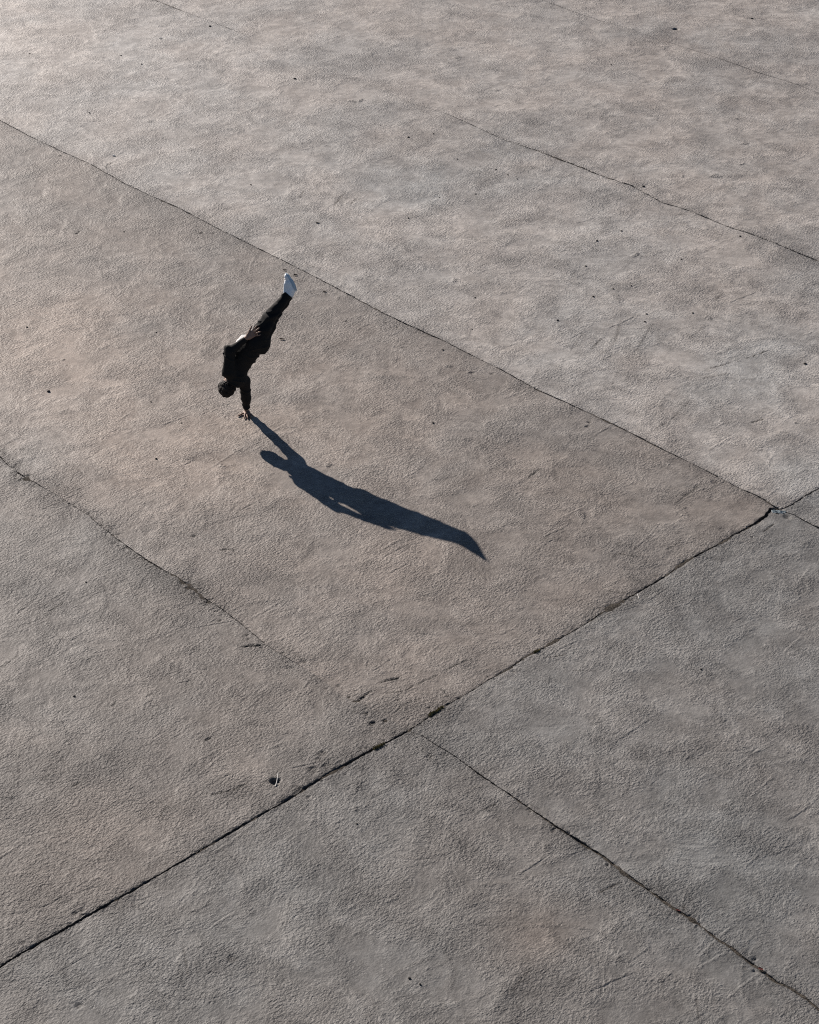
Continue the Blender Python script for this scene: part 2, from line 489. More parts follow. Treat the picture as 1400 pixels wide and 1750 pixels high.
SWEEPS = []
_r = random.Random(5)
for _i in range(230):
    _v = 1750 * _r.random() ** 0.8
    _c = gnd(1400 * _r.random() * 1.1 - 70, _v)
    _rad = _r.uniform(.35, 1.1)
    _t0 = _r.random() * 6.28
    _k = CAM_H / 13.2 * (0.8 + 0.5 * (_c[1] / 20))
    SWEEPS.append((_c[0], _c[1], _rad, _t0, _t0 + _r.uniform(.5, 1.7), .011 * _k, _r.uniform(.0008, .0022) * _k))
for _i in range(90):                                      # nearly straight scratches, mostly along the cross joint
    _c = gnd(1400 * _r.random(), 1750 * _r.random())
    _rad = _r.uniform(4, 9)
    _t0 = math.radians(133 + _r.gauss(0, 14)) + (math.pi if _r.random() < .5 else 0)
    _l = _r.uniform(.15, .7) / _rad
    SWEEPS.append((_c[0] - _rad * math.cos(_t0), _c[1] - _rad * math.sin(_t0), _rad, _t0, _t0 + _l, .008, -_r.uniform(.0008, .002)))


LIGHT_FALLOFF = [(60, 40, 420, 170, .32), (60, 600, 230, 170, .28), (330, 760, 200, 90, .10), (60, 1500, 260, 190, -.14), (1000, 480, 200, 120, .03), (1000, 1000, 260, 110, -.06), (560, 1150, 200, 80, -.08)]  # bright-to-dark light falloff across the slabs, painted into their colour


def light_falloff(x, y):
    X, Y = x.astype(np.float32), y.astype(np.float32)
    zc = Y * math.cos(PITCH) + CAM_H * math.sin(PITCH)
    yc = Y * math.sin(PITCH) - CAM_H * math.cos(PITCH)
    U, V = 700 + FOC * X / zc, 875 - FOC * yc / zc
    wob = noise2(X * 1.3 + 7, Y * 1.3, 131, 4, .6)
    t = np.ones_like(X)
    for cx, cy, rx, ry, k in LIGHT_FALLOFF:
        t += k * np.minimum(1, np.exp(-((U - cx) / rx) ** 2 - ((V - cy) / ry) ** 2) * (1 + .5 * wob))
    return t


def ground_fields(x, y):
    """height, dirt, worn, warm of the concrete skin at world x, y (without joints)"""
    X, Y = x.astype(np.float32), y.astype(np.float32)
    h = 0.0022 * noise2(X * 0.9 + 3, Y * 0.9 + 7, 5, 2) + 0.0016 * noise2(X * 3.1, Y * 3.1, 6, 2)
    h += 0.0015 * noise2(X * 8 + 2, Y * 8 + 5, 9, 2) + 0.0007 * noise2(X * 19 + 2, Y * 19 + 5, 10, 2)
    dirt = np.zeros_like(X)
    wv = 0.5 * noise2(X * 1.1 + 40, Y * 1.1 + 9, 21, 4, 0.6) + 0.5 * noise2(X * 3.4, Y * 3.4, 25, 3, 0.6)
    worn = np.clip(0.24 + 1.2 * wv, 0, 1) * 0.62
    w2 = noise2(X * 2.6 + .8 * wv + 9, Y * 2.6 - .8 * wv, 27, 3, 0.6)
    worn += np.clip((w2 - 0.10) * 2.2, 0, 1) * 0.45
    warm = np.full_like(X, 0.33)
    # pixel of each point, for the digitised marks
    zc = Y * math.cos(PITCH) + CAM_H * math.sin(PITCH)
    yc = Y * math.sin(PITCH) - CAM_H * math.cos(PITCH)
    U = 700 + FOC * X / zc
    V = 875 - FOC * yc / zc
    wob = noise2(X * 2.2, Y * 2.2, 31, 3)
    wob2 = noise2(X * 6.0, Y * 6.0, 33, 3)
    for (cx, cy, rx, ry, s) in WORN_AND_FALLOFF:
        q = ((U - cx) / rx) ** 2 + ((V - cy) / ry) ** 2
        k = np.exp(-1.4 * q * (1 + 0.9 * wob + 0.7 * wob2))
        worn = worn + s * np.minimum(k, 1)
    for (cx, cy, rx, ry, s) in WARM:
        q = ((U - cx) / rx) ** 2 + ((V - cy) / ry) ** 2
        warm = warm + s * np.minimum(np.exp(-1.2 * q * (1 + 0.6 * wob)), 1)
    n5 = noise2(X * 45, Y * 45, 51, 2)
    # sweeps of the trowel: arcs with a small lip, and scratches dragged over the slab
    for cx, cy, rad, t0, t1, wd, hh in SWEEPS:
        m = np.nonzero((np.abs(X - cx) < rad + .1) & (np.abs(Y - cy) < rad + .1))
        if not m[0].size:
            continue
        px, py = X[m] - cx, Y[m] - cy
        rr = np.hypot(px, py)
        th = np.arctan2(py, px)
        u = ((th - t0) % (2 * np.pi)) / (t1 - t0)
        fade = np.clip(np.minimum(u, 1 - u) * 6, 0, 1)
        e = rr - rad - 0.02 * wob[m]
        h[m] += (hh * np.exp(-(e / wd) ** 2) * fade - 0.8 * hh * np.exp(-((e + 1.8 * wd) / (1.3 * wd)) ** 2) * fade).astype(np.float32)
        worn[m] += (0.28 * np.exp(-((e + 2.5 * wd) / (2.5 * wd)) ** 2) - 0.25 * np.exp(-(e / wd) ** 2)).astype(np.float32) * fade.astype(np.float32)
    for pts, w, dep in CRACKS:
        w = w * 1.2
        g = np.array([gnd(*p)[:2] for p in pts])
        lo, hi = g.min(0) - 0.1, g.max(0) + 0.1
        m = np.nonzero((X > lo[0]) & (X < hi[0]) & (Y > lo[1]) & (Y < hi[1]))
        if not m[0].size:
            continue
        px, py = X[m], Y[m]
        d = np.full(px.shape, 9.0)
        tot = len(g) - 1
        along = np.zeros(px.shape)
        for i in range(tot):
            e = g[i + 1] - g[i]
            t = np.clip(((px - g[i][0]) * e[0] + (py - g[i][1]) * e[1]) / (e @ e), 0, 1)
            di = np.hypot(px - g[i][0] - t * e[0], py - g[i][1] - t * e[1])
            along = np.where(di < d, (i + t) / tot, along)
            d = np.minimum(d, di)
        d = np.abs(d + 0.006 * n5[m])
        fade = np.clip(np.minimum(along, 1 - along) * 5 + 0.25, 0, 1)
        wv_ = w * np.clip(0.88 + 0.9 * noise2(px * 14, py * 14, 61, 3, .6), 0.15, 1.4)
        k = np.clip(1 - d / wv_, 0, 1) * fade
        h[m] -= 1.5 * dep * k
        dirt[m] = np.maximum(dirt[m], 0.97 * np.clip(k * 2.0, 0, 1) * min(1, dep / .0055))
        worn[m] += 0.35 * np.exp(-d / 0.05) * fade
    for (p, r, dep, dt) in PITS:
        c = gnd(*p)
        m = np.nonzero((abs(X - c[0]) < 2 * r + .02) & (abs(Y - c[1]) < 2 * r + .02))
        if not m[0].size:
            continue
        d = np.hypot(X[m] - c[0], Y[m] - c[1]) * (1 + 0.28 * n5[m] * (dep < .045) + (0.30 if dep < .045 else 0) * wob2[m])
        k = np.clip((r * 1.15 - d) / (r * 0.45), 0, 1)
        k = k * k * (3 - 2 * k)
        h[m] -= dep * k
        dirt[m] = np.maximum(dirt[m], dt * k)
    return h, dirt, np.clip(worn, 0, 1.3), np.clip(warm, 0, 1)


def spread(lo, hi, step_at):
    out, v = [lo], lo
    while v < hi:
        v += step_at(v)
        out.append(min(v, hi))
    return np.array(out)


plaza = bpy.data.objects.new('plaza', None)
COL.objects.link(plaza)
tag(plaza, kind='structure')
DENS = 1.42


def slab(left, right, gl, gr, side, a_vis, a_far, b_mid, dens, seed, z0=0.0, tint=0.0, tone=1.0, wl=1.0, wr=1.0):
    """one cast slab between the joints left(a) < right(a); side +1 beyond the cross joint, -1 on the near side of it"""
    def step(s):
        q = ORG + UA * (side * s) + UB * b_mid
        R = math.sqrt(q[0] ** 2 + q[1] ** 2 + CAM_H ** 2)
        if s > a_vis:
            return 0.05 + (s - a_vis) * 0.35
        return dens * R / 2044.0
    S = spread(0.0, a_far, step)
    # cross joint edge: a few rows close to the edge
    S = np.unique(np.concatenate([S, [0.007, 0.016]]))
    q = ORG + UA * (side * a_vis * .35) + UB * b_mid
    R = math.sqrt(q[0] ** 2 + q[1] ** 2 + CAM_H ** 2)
    nb = max(8, int(W / (dens * R / 2044.0)))
    edge = np.array([0, .007, .016, .028])
    T0 = np.linspace(0.04 / W, 1 - 0.04 / W, nb)
    T = np.concatenate([edge / W, T0, 1 - edge[::-1] / W])
    SS, TT = np.meshgrid(S, T, indexing='ij')
    SS, TT = SS.astype(float), TT.astype(float)
    # first guess of b, then the cross joint at that b
    b = left.mean + (right.mean - left.mean) * TT
    ga = gB(b) if side * 1 else 0
    fall = np.exp(-SS / 1.2)
    gap_c = 0.86 * gapB(b, 1) * (1 + 0.35 * noise2(b * 9, b * 0 + 1.0, 70, 3).astype(float)) * 0.5
    jag = 0.013 * noise2(b * 26, b * 0 + 5.1 + side, 71, 4, .7).astype(float)
    a = side * SS + (ga + side * np.maximum(gap_c + jag * np.minimum(1, gap_c / .008), 0.0004)) * np.where(SS < 0.001, 1.0, fall)
    bl, br = left(a), right(a)
    gapl = 0.5 * gl(a, 0) * (1 + 0.35 * noise2(a * 7, a * 0 + 2.0, 72 + seed, 3).astype(float))
    gapr = 0.5 * gr(a, 0) * (1 + 0.35 * noise2(a * 7, a * 0 + 9.0, 73 + seed, 3).astype(float))
    jl = 0.011 * noise2(a * 28, a * 0 + 1.7, 74 + seed, 4, .7).astype(float) * np.minimum(1, gapl / .005)
    jr = 0.011 * noise2(a * 28, a * 0 + 6.7, 75 + seed, 4, .7).astype(float) * np.minimum(1, gapr / .005)
    bl = bl + np.maximum(gapl + jl, 0.0003)
    br = br - np.maximum(gapr + jr, 0.0003)
    b = bl + (br - bl) * TT
    x = ORG[0] + UA[0] * a + UB[0] * b
    y = ORG[1] + UA[1] * a + UB[1] * b
    h, dirt, worn, warm = ground_fields(x, y)
    # edges: slightly rounded, chipped, dirty
    dl, dr, dc = (TT * (br - bl)), ((1 - TT) * (br - bl)), SS
    for d, gg, ss, wk in ((dl, gapl, 1, wl), (dr, gapr, 2, wr), (dc, gap_c, 3, 1.3)):
        n = np.clip(0.4 + 1.5 * noise2((x + ss) * 6, y * 6, 80 + ss, 4, .65), 0, 1.8)
        size = np.minimum(gg / 0.012, 1.3)
        h -= (0.008 * size * n * np.exp(-d / 0.012) + 0.004 * size * np.exp(-d / 0.03) * n).astype(np.float32)
        n2 = np.clip(0.35 + 1.2 * noise2((x + 3 * ss) * 2.3, y * 2.3, 90 + ss, 3), 0, 1)
        dirt = np.maximum(dirt, (np.clip(size, 0, 1) * (0.55 * np.exp(-d / 0.008) + 0.20 * n2 * np.exp(-d / 0.05))).astype(np.float32))
        worn = worn + (np.clip(size + .2, 0, 1) * 0.75 * n2 * np.exp(-d / 0.13)).astype(np.float32)
        # broken, spalled stretches of the edge
        n3 = np.clip(noise2((x + 5 * ss) * 1.3, y * 1.3, 95 + ss, 2) * 1.2 + 0.15, 0, 1) * wk * np.clip(gg / 0.004 - 0.5, 0, 1)
        n4 = noise2((x + ss) * 13, y * 13, 97 + ss, 3, .6)
        sp = np.clip(n3 * np.clip(0.25 + 1.3 * n4, 0, 1) * np.exp(-(d / (0.03 + 0.02 * wk)) ** 2), 0, 1.6)
        h -= (0.009 * sp).astype(np.float32)
        dirt = np.maximum(dirt, (0.55 * np.clip(sp, 0, 1)).astype(np.float32))
        worn = worn + (0.5 * n3 * np.exp(-d / 0.10)).astype(np.float32)
    z = h + z0
    na, nt = SS.shape
    top = np.stack([x, y, z], -1).reshape(-1, 3)
    idx = np.arange(na * nt).reshape(na, nt)
    fa = np.stack([idx[:-1, :-1], idx[1:, :-1], idx[1:, 1:], idx[:-1, 1:]], -1).reshape(-1, 4)
    if side > 0:
        fa = fa[:, ::1]
    else:
        fa = fa[:, ::-1]
    # outward skirts (own vertices, so the top stays shaded up to its edge)
    V, F, att = [top], [fa], [np.stack([dirt, worn, warm + tint], -1).reshape(-1, 3)]
    nv = len(top)
    loops = [(idx[:, 0], side < 0), (idx[:, -1], side > 0), (idx[0, :], side > 0), (idx[-1, :], side < 0)]
    for lp, flip in loops:
        e = top[lp]
        lowr = e.copy()
        lowr[:, 2] = -0.06
        n = len(lp)
        V += [e, lowr]
        k = np.arange(n - 1)
        f = np.stack([nv + k, nv + n + k, nv + n + k + 1, nv + k + 1], -1)
        F.append(f if not flip else f[:, ::-1])
        aa = np.concatenate([np.tile([0.45, .5, .4], (n, 1)), np.tile([0.95, .5, .4], (n, 1))])
        att.append(aa)
        nv += 2 * n
    V, F, att = np.concatenate(V), np.concatenate(F), np.concatenate(att)
    o = link_mesh('concrete_slab', V, F, M_CONC, plaza)
    tv = tone * light_falloff(V[:, 0], V[:, 1]) * (1 + 0.10 * noise2(V[:, 0] * .35 + 20, V[:, 1] * .35 + 3, 140 + seed, 3))  # slab's own tone, painted light falloff and random mottling
    o.data.attributes.new('tone', 'FLOAT', 'POINT').data.foreach_set('value', tv.astype(np.float32))
    for i, nm in enumerate(('dirt', 'worn', 'warm')):
        o.data.attributes.new(nm, 'FLOAT', 'POINT').data.foreach_set('value', np.clip(att[:, i], 0, 1.5).astype(np.float32))
    return o


f5 = const_fn(f4.mean - W, 3)
f6 = const_fn(f4.mean - 2 * W, 4)
f0u = const_fn(f2u.mean + W, 5)
f00 = const_fn(f2u.mean + 2 * W, 6)
f3l = const_fn(f3.mean, 7)
# beyond the cross joint, far strip to near strip; tones partly paint the light falloff
slab(f6, f5, gap0, gap0, 1, 12, 70, -20.5, 3.0, 60, -.001)
slab(f5, f4, gap0, gap4, 1, 17, 70, -14.7, DENS, 1, .002, .06, 1.37)
slab(f4, f3, gap4, gap3, 1, 22.5, 70, -8.9, DENS, 2, .000, .08, 1.30)
slab(f3, f1u, gap3, gap1, 1, 21.5, 70, -2.9, DENS, 3, .001, .04, 1.30)
slab(f1u, f2u, gap1, gap2, 1, 15, 40, 2.9, DENS, 4, -.001, .25, .81, 0.6, 4.5)
slab(f2u, f0u, gap2, gap0, 1, 7, 40, 8.0, DENS, 5, .001, .12, .665, 4.0, 1.0)
slab(f0u, f00, gap0, gap0, 1, 4, 40, 14.5, 6.0, 61)
# the near side of the cross joint
slab(f3l, f1l, gap0, gap1, -1, 3.0, 40, -1.5, DENS * 1.3, 6, .000, -.12, 1.0)
slab(f1l, f2l, gap1, gap2, -1, 8.5, 40, 2.9, DENS, 7, .001, -.12, .79, 1.0, 1.5)
slab(f2l, f0u, gap2, gap0, -1, 8.5, 40, 8.0, DENS, 8, -.001, -.10, .68, 1.5, 1.0)
slab(f0u, f00, gap0, gap0, -1, 4, 40, 14.5, 6.0, 62)
slab(f5, f3l, gap0, gap0, -1, 3, 40, -10.0, 6.0, 63)
# the plaza goes on out of the picture
for _i in range(6):
    for _side in (1, -1):
        _lo, _hi = f6.mean - W * (_i + 1), f6.mean - W * _i
        slab(const_fn(_lo, 30 + _i + 1), f6 if _i == 0 else const_fn(_hi, 30 + _i), gap0, gap0, _side, 3, 60, (_lo + _hi) / 2, 14.0, 64 + _i, 0, .05, 1.1)
        _lo, _hi = f00.mean + W * _i, f00.mean + W * (_i + 1)
        slab(f00 if _i == 0 else const_fn(_lo, 40 + _i), const_fn(_hi, 40 + _i + 1), gap0, gap0, _side, 3, 60, (_lo + _hi) / 2, 14.0, 70 + _i, 0, .05, .8)
slab(f6, f5, gap0, gap0, -1, 3, 40, -20.5, 6.0, 80)

def joint_dirt(fn, lo, hi, axis, seed):
    t = np.arange(lo, hi, .02)
    c = fn(t)
    nz = noise2(t * 1.7, t * 0 + seed, 200 + seed, 3, .6)
    nf = noise2(t * 14, t * 0 + seed, 210 + seed, 3, .6)
    V = []
    for off, dz in ((-.05, -.004), (-.012, 0), (.012, .001), (.05, -.004)):
        ab = np.stack([t, c + off] if axis == 0 else [c + off, t], -1)
        xy = ORG + ab[:, :1] * UA + ab[:, 1:] * UB
        z = np.clip(-.015 + .022 * nz + .010 * nf, -.045, -.004) + dz
        V.append(np.concatenate([xy, z[:, None]], 1))
    n = len(t)
    V = np.concatenate(V)
    k = np.arange(n - 1)
    F = np.concatenate([np.stack([j * n + k, j * n + k + 1, (j + 1) * n + k + 1, (j + 1) * n + k], -1) for j in range(3)])
    return V, F


_parts = [joint_dirt(f1u, 0.05, 22, 0, 1), joint_dirt(f2u, .05, 12, 0, 2), joint_dirt(f3, .05, 22, 0, 3), joint_dirt(f4, .05, 20, 0, 4), joint_dirt(f1l, -6, -.05, 0, 5), joint_dirt(f2l, -10, -.05, 0, 6), joint_dirt(gB, -4, 12, 1, 7)]
_V, _F, _n = [], [], 0
for v_, f_ in _parts:
    _V.append(v_)
    _F.append(f_ + _n)
    _n += len(v_)
filler = link_mesh('joint_dirt', np.concatenate(_V), np.concatenate(_F), M_FILL, plaza)
tag(filler, kind='stuff')

# ------------------------------------------------------------------ the person
HAND = gnd(422, 704)


def J(px, py, y):
    """joint seen at pixel (px, py), y metres beyond the planted hand -> coordinates relative to the planted hand"""
    d = ray(px, py)
    t = (HAND[1] + y) / d[1]
    return np.array([d[0] * t - HAND[0], y, CAM_H + d[2] * t])


class Field:
    """signed distance field on a grid; shapes are blended in, then skinned"""
    def __init__(s, lo, hi, h):
        s.h, s.lo = h, np.array(lo, float)
        s.n = np.ceil((np.array(hi) - s.lo) / h).astype(int) + 1
        s.d = np.full(s.n, 0.5, np.float32)

    def box(s, lo, hi, pad):
        i0 = np.maximum(np.floor((np.array(lo) - pad - s.lo) / s.h).astype(int), 0)
        i1 = np.minimum(np.ceil((np.array(hi) + pad - s.lo) / s.h).astype(int) + 1, s.n)
        ax = [s.lo[k] + s.h * np.arange(i0[k], i1[k]) for k in range(3)]
        sl = tuple(slice(i0[k], i1[k]) for k in range(3))
        return sl, np.meshgrid(*ax, indexing='ij')

    def smin(s, sl, d, k):
        a = s.d[sl]
        if k <= 0:
            s.d[sl] = np.minimum(a, d)
        else:
            hh = np.clip(0.5 + 0.5 * (d - a) / k, 0, 1)
            s.d[sl] = a * hh + d * (1 - hh) - k * hh * (1 - hh)

    def cone(s, p0, p1, r0, r1, k=0.02, squash=None):
        """tapered capsule; squash = (axis, factor) flattens it across that axis"""
        p0, p1 = np.array(p0, float), np.array(p1, float)
        R = max(r0, r1) * (1.6 if squash is not None else 1)
        sl, (X, Y, Z) = s.box(np.minimum(p0, p1) - R, np.maximum(p0, p1) + R, k + 3 * s.h)
        if X.size == 0:
            return s
        e = p1 - p0
        L2 = max(e @ e, 1e-9)
        t = np.clip(((X - p0[0]) * e[0] + (Y - p0[1]) * e[1] + (Z - p0[2]) * e[2]) / L2, 0, 1)
        vx, vy, vz = X - p0[0] - t * e[0], Y - p0[1] - t * e[1], Z - p0[2] - t * e[2]
        if squash is not None:
            ax, f = np.array(squash[0], float), squash[1]
            ax = ax - (ax @ e) * e / L2
            ax /= np.linalg.norm(ax)
            q = vx * ax[0] + vy * ax[1] + vz * ax[2]
            vx, vy, vz = vx + ax[0] * q * (1 / f - 1), vy + ax[1] * q * (1 / f - 1), vz + ax[2] * q * (1 / f - 1)
            rr = r0 + (r1 - r0) * t
            d = (np.sqrt(vx * vx + vy * vy + vz * vz) - rr) * min(1, f ** 0.5)
        else:
            d = np.sqrt(vx * vx + vy * vy + vz * vz) - (r0 + (r1 - r0) * t)
        s.smin(sl, d.astype(np.float32), k)
        return s

    def ell(s, c, r, M=None, k=0.02, sub=False):
        c, r = np.array(c, float), np.array(r, float)
        R = r.max()
        sl, (X, Y, Z) = s.box(c - R, c + R, k + 3 * s.h)
        if X.size == 0:
            return s
        v = np.stack([X - c[0], Y - c[1], Z - c[2]], -1)
        if M is not None:
            v = v @ np.array(M)          # columns of M: the ellipsoid's axes
        k0 = np.sqrt(((v / r) ** 2).sum(-1))
        k1 = np.sqrt(((v / r ** 2) ** 2).sum(-1)) + 1e-6
        d = (k0 * (k0 - 1) / k1).astype(np.float32)
        if sub:
            a = s.d[sl]
            hh = np.clip(0.5 - 0.5 * (a + d) / max(k, 1e-4), 0, 1)
            s.d[sl] = a * (1 - hh) + (-d) * hh + k * hh * (1 - hh)
        else:
            s.smin(sl, d, k)
        return s

    def rbox(s, c, half, M, r, k=0.0):
        c, half = np.array(c, float), np.array(half, float)
        R = np.linalg.norm(half)
        sl, (X, Y, Z) = s.box(c - R, c + R, k + 3 * s.h)
        v = np.stack([X - c[0], Y - c[1], Z - c[2]], -1) @ np.array(M)
        q = np.abs(v) - (half - r)
        d = np.sqrt((np.maximum(q, 0) ** 2).sum(-1)) + np.minimum(q.max(-1), 0) - r
        s.smin(sl, d.astype(np.float32), k)
        return s

    def cut(s, p, n):
        """keep the side the normal points away from"""
        n = np.array(n, float) / np.linalg.norm(n)
        X, Y, Z = (s.lo[k] + s.h * np.arange(s.n[k]) for k in range(3))
        pl = ((X - p[0]) * n[0])[:, None, None] + ((Y - p[1]) * n[1])[None, :, None] + ((Z - p[2]) * n[2])[None, None, :]
        s.d = np.maximum(s.d, pl.astype(np.float32))
        return s

    def ripple(s, amp, fn):
        m = np.nonzero(np.abs(s.d) < 0.04)
        X, Y, Z = (s.lo[k] + s.h * m[k] for k in range(3))
        s.d[m] += (amp * fn(X, Y, Z)).astype(np.float32)
        return s

    def skin(s):
        d = s.d
        ins = d < 0
        c = sum(ins[i:i + d.shape[0] - 1, j:j + d.shape[1] - 1, k:k + d.shape[2] - 1].astype(np.int8)
                for i in (0, 1) for j in (0, 1) for k in (0, 1))
        act = np.nonzero((c > 0) & (c < 8))
        vid = np.full(c.shape, -1, np.int64)
        vid[act] = np.arange(len(act[0]))
        I = np.stack(act, -1)
        acc = np.zeros((len(I), 3))
        cnt = np.zeros(len(I))
        cor = [(i, j, k) for i in (0, 1) for j in (0, 1) for k in (0, 1)]
        for a in range(8):
            for b in range(a + 1, 8):
                if sum(abs(cor[a][q] - cor[b][q]) for q in range(3)) != 1:
                    continue
                A, B = np.array(cor[a]), np.array(cor[b])
                da, db = d[tuple((I + A).T)], d[tuple((I + B).T)]
                m = (da < 0) != (db < 0)
                t = np.where(m, da / np.where(m, da - db, 1), 0)
                acc += m[:, None] * (A + t[:, None] * (B - A))
                cnt += m
        V = s.lo + s.h * (I + acc / cnt[:, None])
        F = []
        for ax in range(3):
            u, v = [(1, 2), (2, 0), (0, 1)][ax]
            sa = [slice(None)] * 3
            sb = [slice(None)] * 3
            sa[ax], sb[ax] = slice(0, -1), slice(1, None)
            A, B = ins[tuple(sa)], ins[tuple(sb)]
            ed = np.stack(np.nonzero(A != B), -1)
            ed = ed[(ed[:, u] > 0) & (ed[:, v] > 0) & (ed[:, u] < d.shape[u] - 1) & (ed[:, v] < d.shape[v] - 1)]
            if not len(ed):
                continue
            du, dv = np.eye(3, dtype=int)[u], np.eye(3, dtype=int)[v]
            q = np.stack([vid[tuple((ed - du - dv).T)], vid[tuple((ed - dv).T)], vid[tuple(ed.T)], vid[tuple((ed - du).T)]], -1)
            fl = ~A[tuple(ed.T)]
            q[fl] = q[fl][:, ::-1]
            F.append(q)
        F = np.concatenate(F)
        F = F[(F >= 0).all(1)]
        return V, F


def unit(v):
    v = np.array(v, float)
    return v / np.linalg.norm(v)


def frame(z, x):
    """rotation whose columns are right-handed axes: z along z, x near x"""
    z = unit(z)
    x = unit(np.array(x, float) - (np.array(x, float) @ z) * z)
    return np.stack([x, np.cross(z, x), z], -1)


# --- joints
wristL = np.array([-0.004, -0.010, 0.066])
elbowL = J(421, 681, -0.075)
shL = J(418, 652, -0.145)
shR = J(391, 636, -0.320)
elbowR = J(393, 602, -0.290)
wristR = J(422.5, 577, -0.283)
neck = 0.5 * (shL + shR) + np.array([0.0, 0.0, -0.035])
headc = J(389.0, 659.5, -0.240)
crown = J(379, 674, -0.24)
chest = J(405, 627, -0.175)
waist = J(422, 604, -0.165)
pelvis = J(440, 583, -0.150)
f_hip = unit((-0.86, 0.50, 0))
r_hip = np.array([-f_hip[1], f_hip[0], 0]) * 1.0           # the person's right, upside down
r_hip = np.array([-0.50, -0.86, 0.0])
hipR = pelvis + 0.080 * r_hip + np.array([0, 0, 0.01])
hipL = pelvis - 0.080 * r_hip + np.array([0, 0, 0.01])
kneeR = J(462, 541.5, -0.065)
ankleR = J(493.5, 502, 0.085)
back = np.array([0.012, 0.100, -0.058])
kneeL = kneeR + back * 1.25
ankleL = ankleR + back * 0.98
f_chest = unit((-0.55, 0.80, -0.1))
face = unit((-0.62, 0.62, -0.25))
up_head = unit(crown - headc)

LO, HI = (-0.48, -0.62, -0.03), (0.82, 0.48, 2.02)


def finger(f, base, d, n, lens, r, curl, k=0.006):
    """finger from base, direction d, bending towards -n by curl radians at each knuckle"""
    p, dd = np.array(base, float), unit(d)
    ax = unit(np.cross(dd, n))
    for i, l in enumerate(lens):
        q = p + dd * l
        f.cone(p, q, r * (1 - .09 * i), r * (1 - .09 * (i + 1)), k)
        p = q
        a = -curl[i] if i < len(curl) else 0
        dd = dd * math.cos(a) + np.cross(ax, dd) * math.sin(a)
    return p


def build_body():
    f = Field(LO, HI, 0.0048)
    # torso, neck, pelvis
    f.cone(chest, waist, .125, .110, .03, (f_chest, .72))
    f.cone(waist, pelvis, .112, .135, .04, (f_hip, .78))
    f.cone(shL, shR, .055, .055, .05)
    f.cone(0.5 * (shL + shR), chest, .10, .125, .05, (f_chest, .7))
    f.cone(0.5 * (shL + shR), headc + 0.02 * up_head, .058, .056, .02)
    # arms
    f.cone(shL, elbowL, .052, .040, .02)
    f.cone(elbowL, wristL, .041, .027, .015)
    f.cone(shR, elbowR, .050, .040, .02)
    f.cone(elbowR, wristR, .040, .026, .015)
    # legs
    for h, k, a in ((hipR, kneeR, ankleR), (hipL, kneeL, ankleL)):
        f.cone(h, k, .080, .054, .03)
        f.cone(k, a, .054, .035, .02)
        toe = a + unit(np.array([-.13, .06, .97])) * .09
        f.cone(a, toe, .026, .012, .015)
    # head: skull, jaw, nose, ears, sockets
    Mh = frame(up_head, face)
    fx, sd = Mh[:, 0], Mh[:, 1]
    hc = headc
    f.ell(hc + .012 * up_head - .008 * fx, (.094, .076, .100), Mh, .02)
    f.ell(hc + .030 * fx - .055 * up_head, (.062, .054, .062), Mh, .03)
    f.cone(hc + .088 * fx - .002 * up_head, hc + .112 * fx - .036 * up_head, .009, .014, .010)
    f.ell(hc + .092 * fx - .066 * up_head, (.012, .024, .009), Mh, .010)
    f.ell(hc + .088 * fx - .098 * up_head, (.016, .020, .015), Mh, .015)
    for s in (-1, 1):
        f.ell(hc + .092 * fx + s * .031 * sd - .006 * up_head, (.014, .016, .011), Mh, .008, sub=True)
        f.ell(hc - .010 * fx + s * .078 * sd - .018 * up_head, (.020, .010, .032), Mh, .006)
    # planted hand: flat palm, five fingers fanned out on the ground
    pal = np.array([0.006, -0.048, 0.0165])
    fd = unit((0.25, -1, 0))
    Mp = frame((0, 0, 1), fd)
    f.rbox(pal, (.048, .043, .0155), Mp, .0150, .012)
    f.cone(wristL, pal - .03 * fd + np.array([0, 0, .004]), .026, .020, .02)
    side = np.array([-fd[1], fd[0], 0])          # towards the little finger (image right)
    for off, ang, ln, r in ((-.033, -.30, (.042, .026, .021), .0095), (-.011, -.05, (.046, .029, .022), .0098),
                            (.011, .22, (.043, .027, .021), .0095), (.032, .55, (.034, .021, .018), .0085)):
        b = pal + .042 * fd + off * side + np.array([0, 0, -.003])
        d = fd * math.cos(ang) + side * math.sin(ang)
        finger(f, b, d + np.array([0, 0, .12]), (0, 0, 1), ln, r, (.22, .12))
    b = pal - .010 * fd - .036 * side
    finger(f, b, -side * .85 + fd * .5 - np.array([0, 0, .10]), (0, 0, 1), (.042, .034, .026), .0115, (-.05, -.05), .010)
    # free hand laid on the hip, fingers spread
    hd = unit(J(437, 568, -.262) - wristR)
    nrm = unit((0.12, -0.90, 0.42))               # back of the hand, towards the camera
    nrm = unit(nrm - (nrm @ hd) * hd)
    sd2 = np.cross(nrm, hd)
    pc = wristR + .052 * hd
    Mq = frame(nrm, hd)
    f.rbox(pc, (.046, .041, .015), Mq, .0145, .012)
    f.cone(wristR, pc - .02 * hd, .025, .020, .02)
    for off, ang, ln, r in ((.031, .34, (.043, .027, .022), .0095), (.010, .12, (.047, .030, .023), .0098),
                            (-.011, -.12, (.044, .028, .022), .0095), (-.031, -.38, (.035, .022, .018), .0085)):
        b = pc + .040 * hd + off * sd2
        d = hd * math.cos(ang) + sd2 * math.sin(ang)
        finger(f, b, d, nrm, ln, r, (.12, .10))
    finger(f, pc - .012 * hd + .034 * sd2, sd2 * .6 + hd * .9 - nrm * .15, nrm, (.042, .034, .028), .0115, (.05, .05), .010)
    f.d = np.maximum(f.d, -10)
    f.cut((0, 0, 0.0005), (0, 0, -1))
    return f.skin()


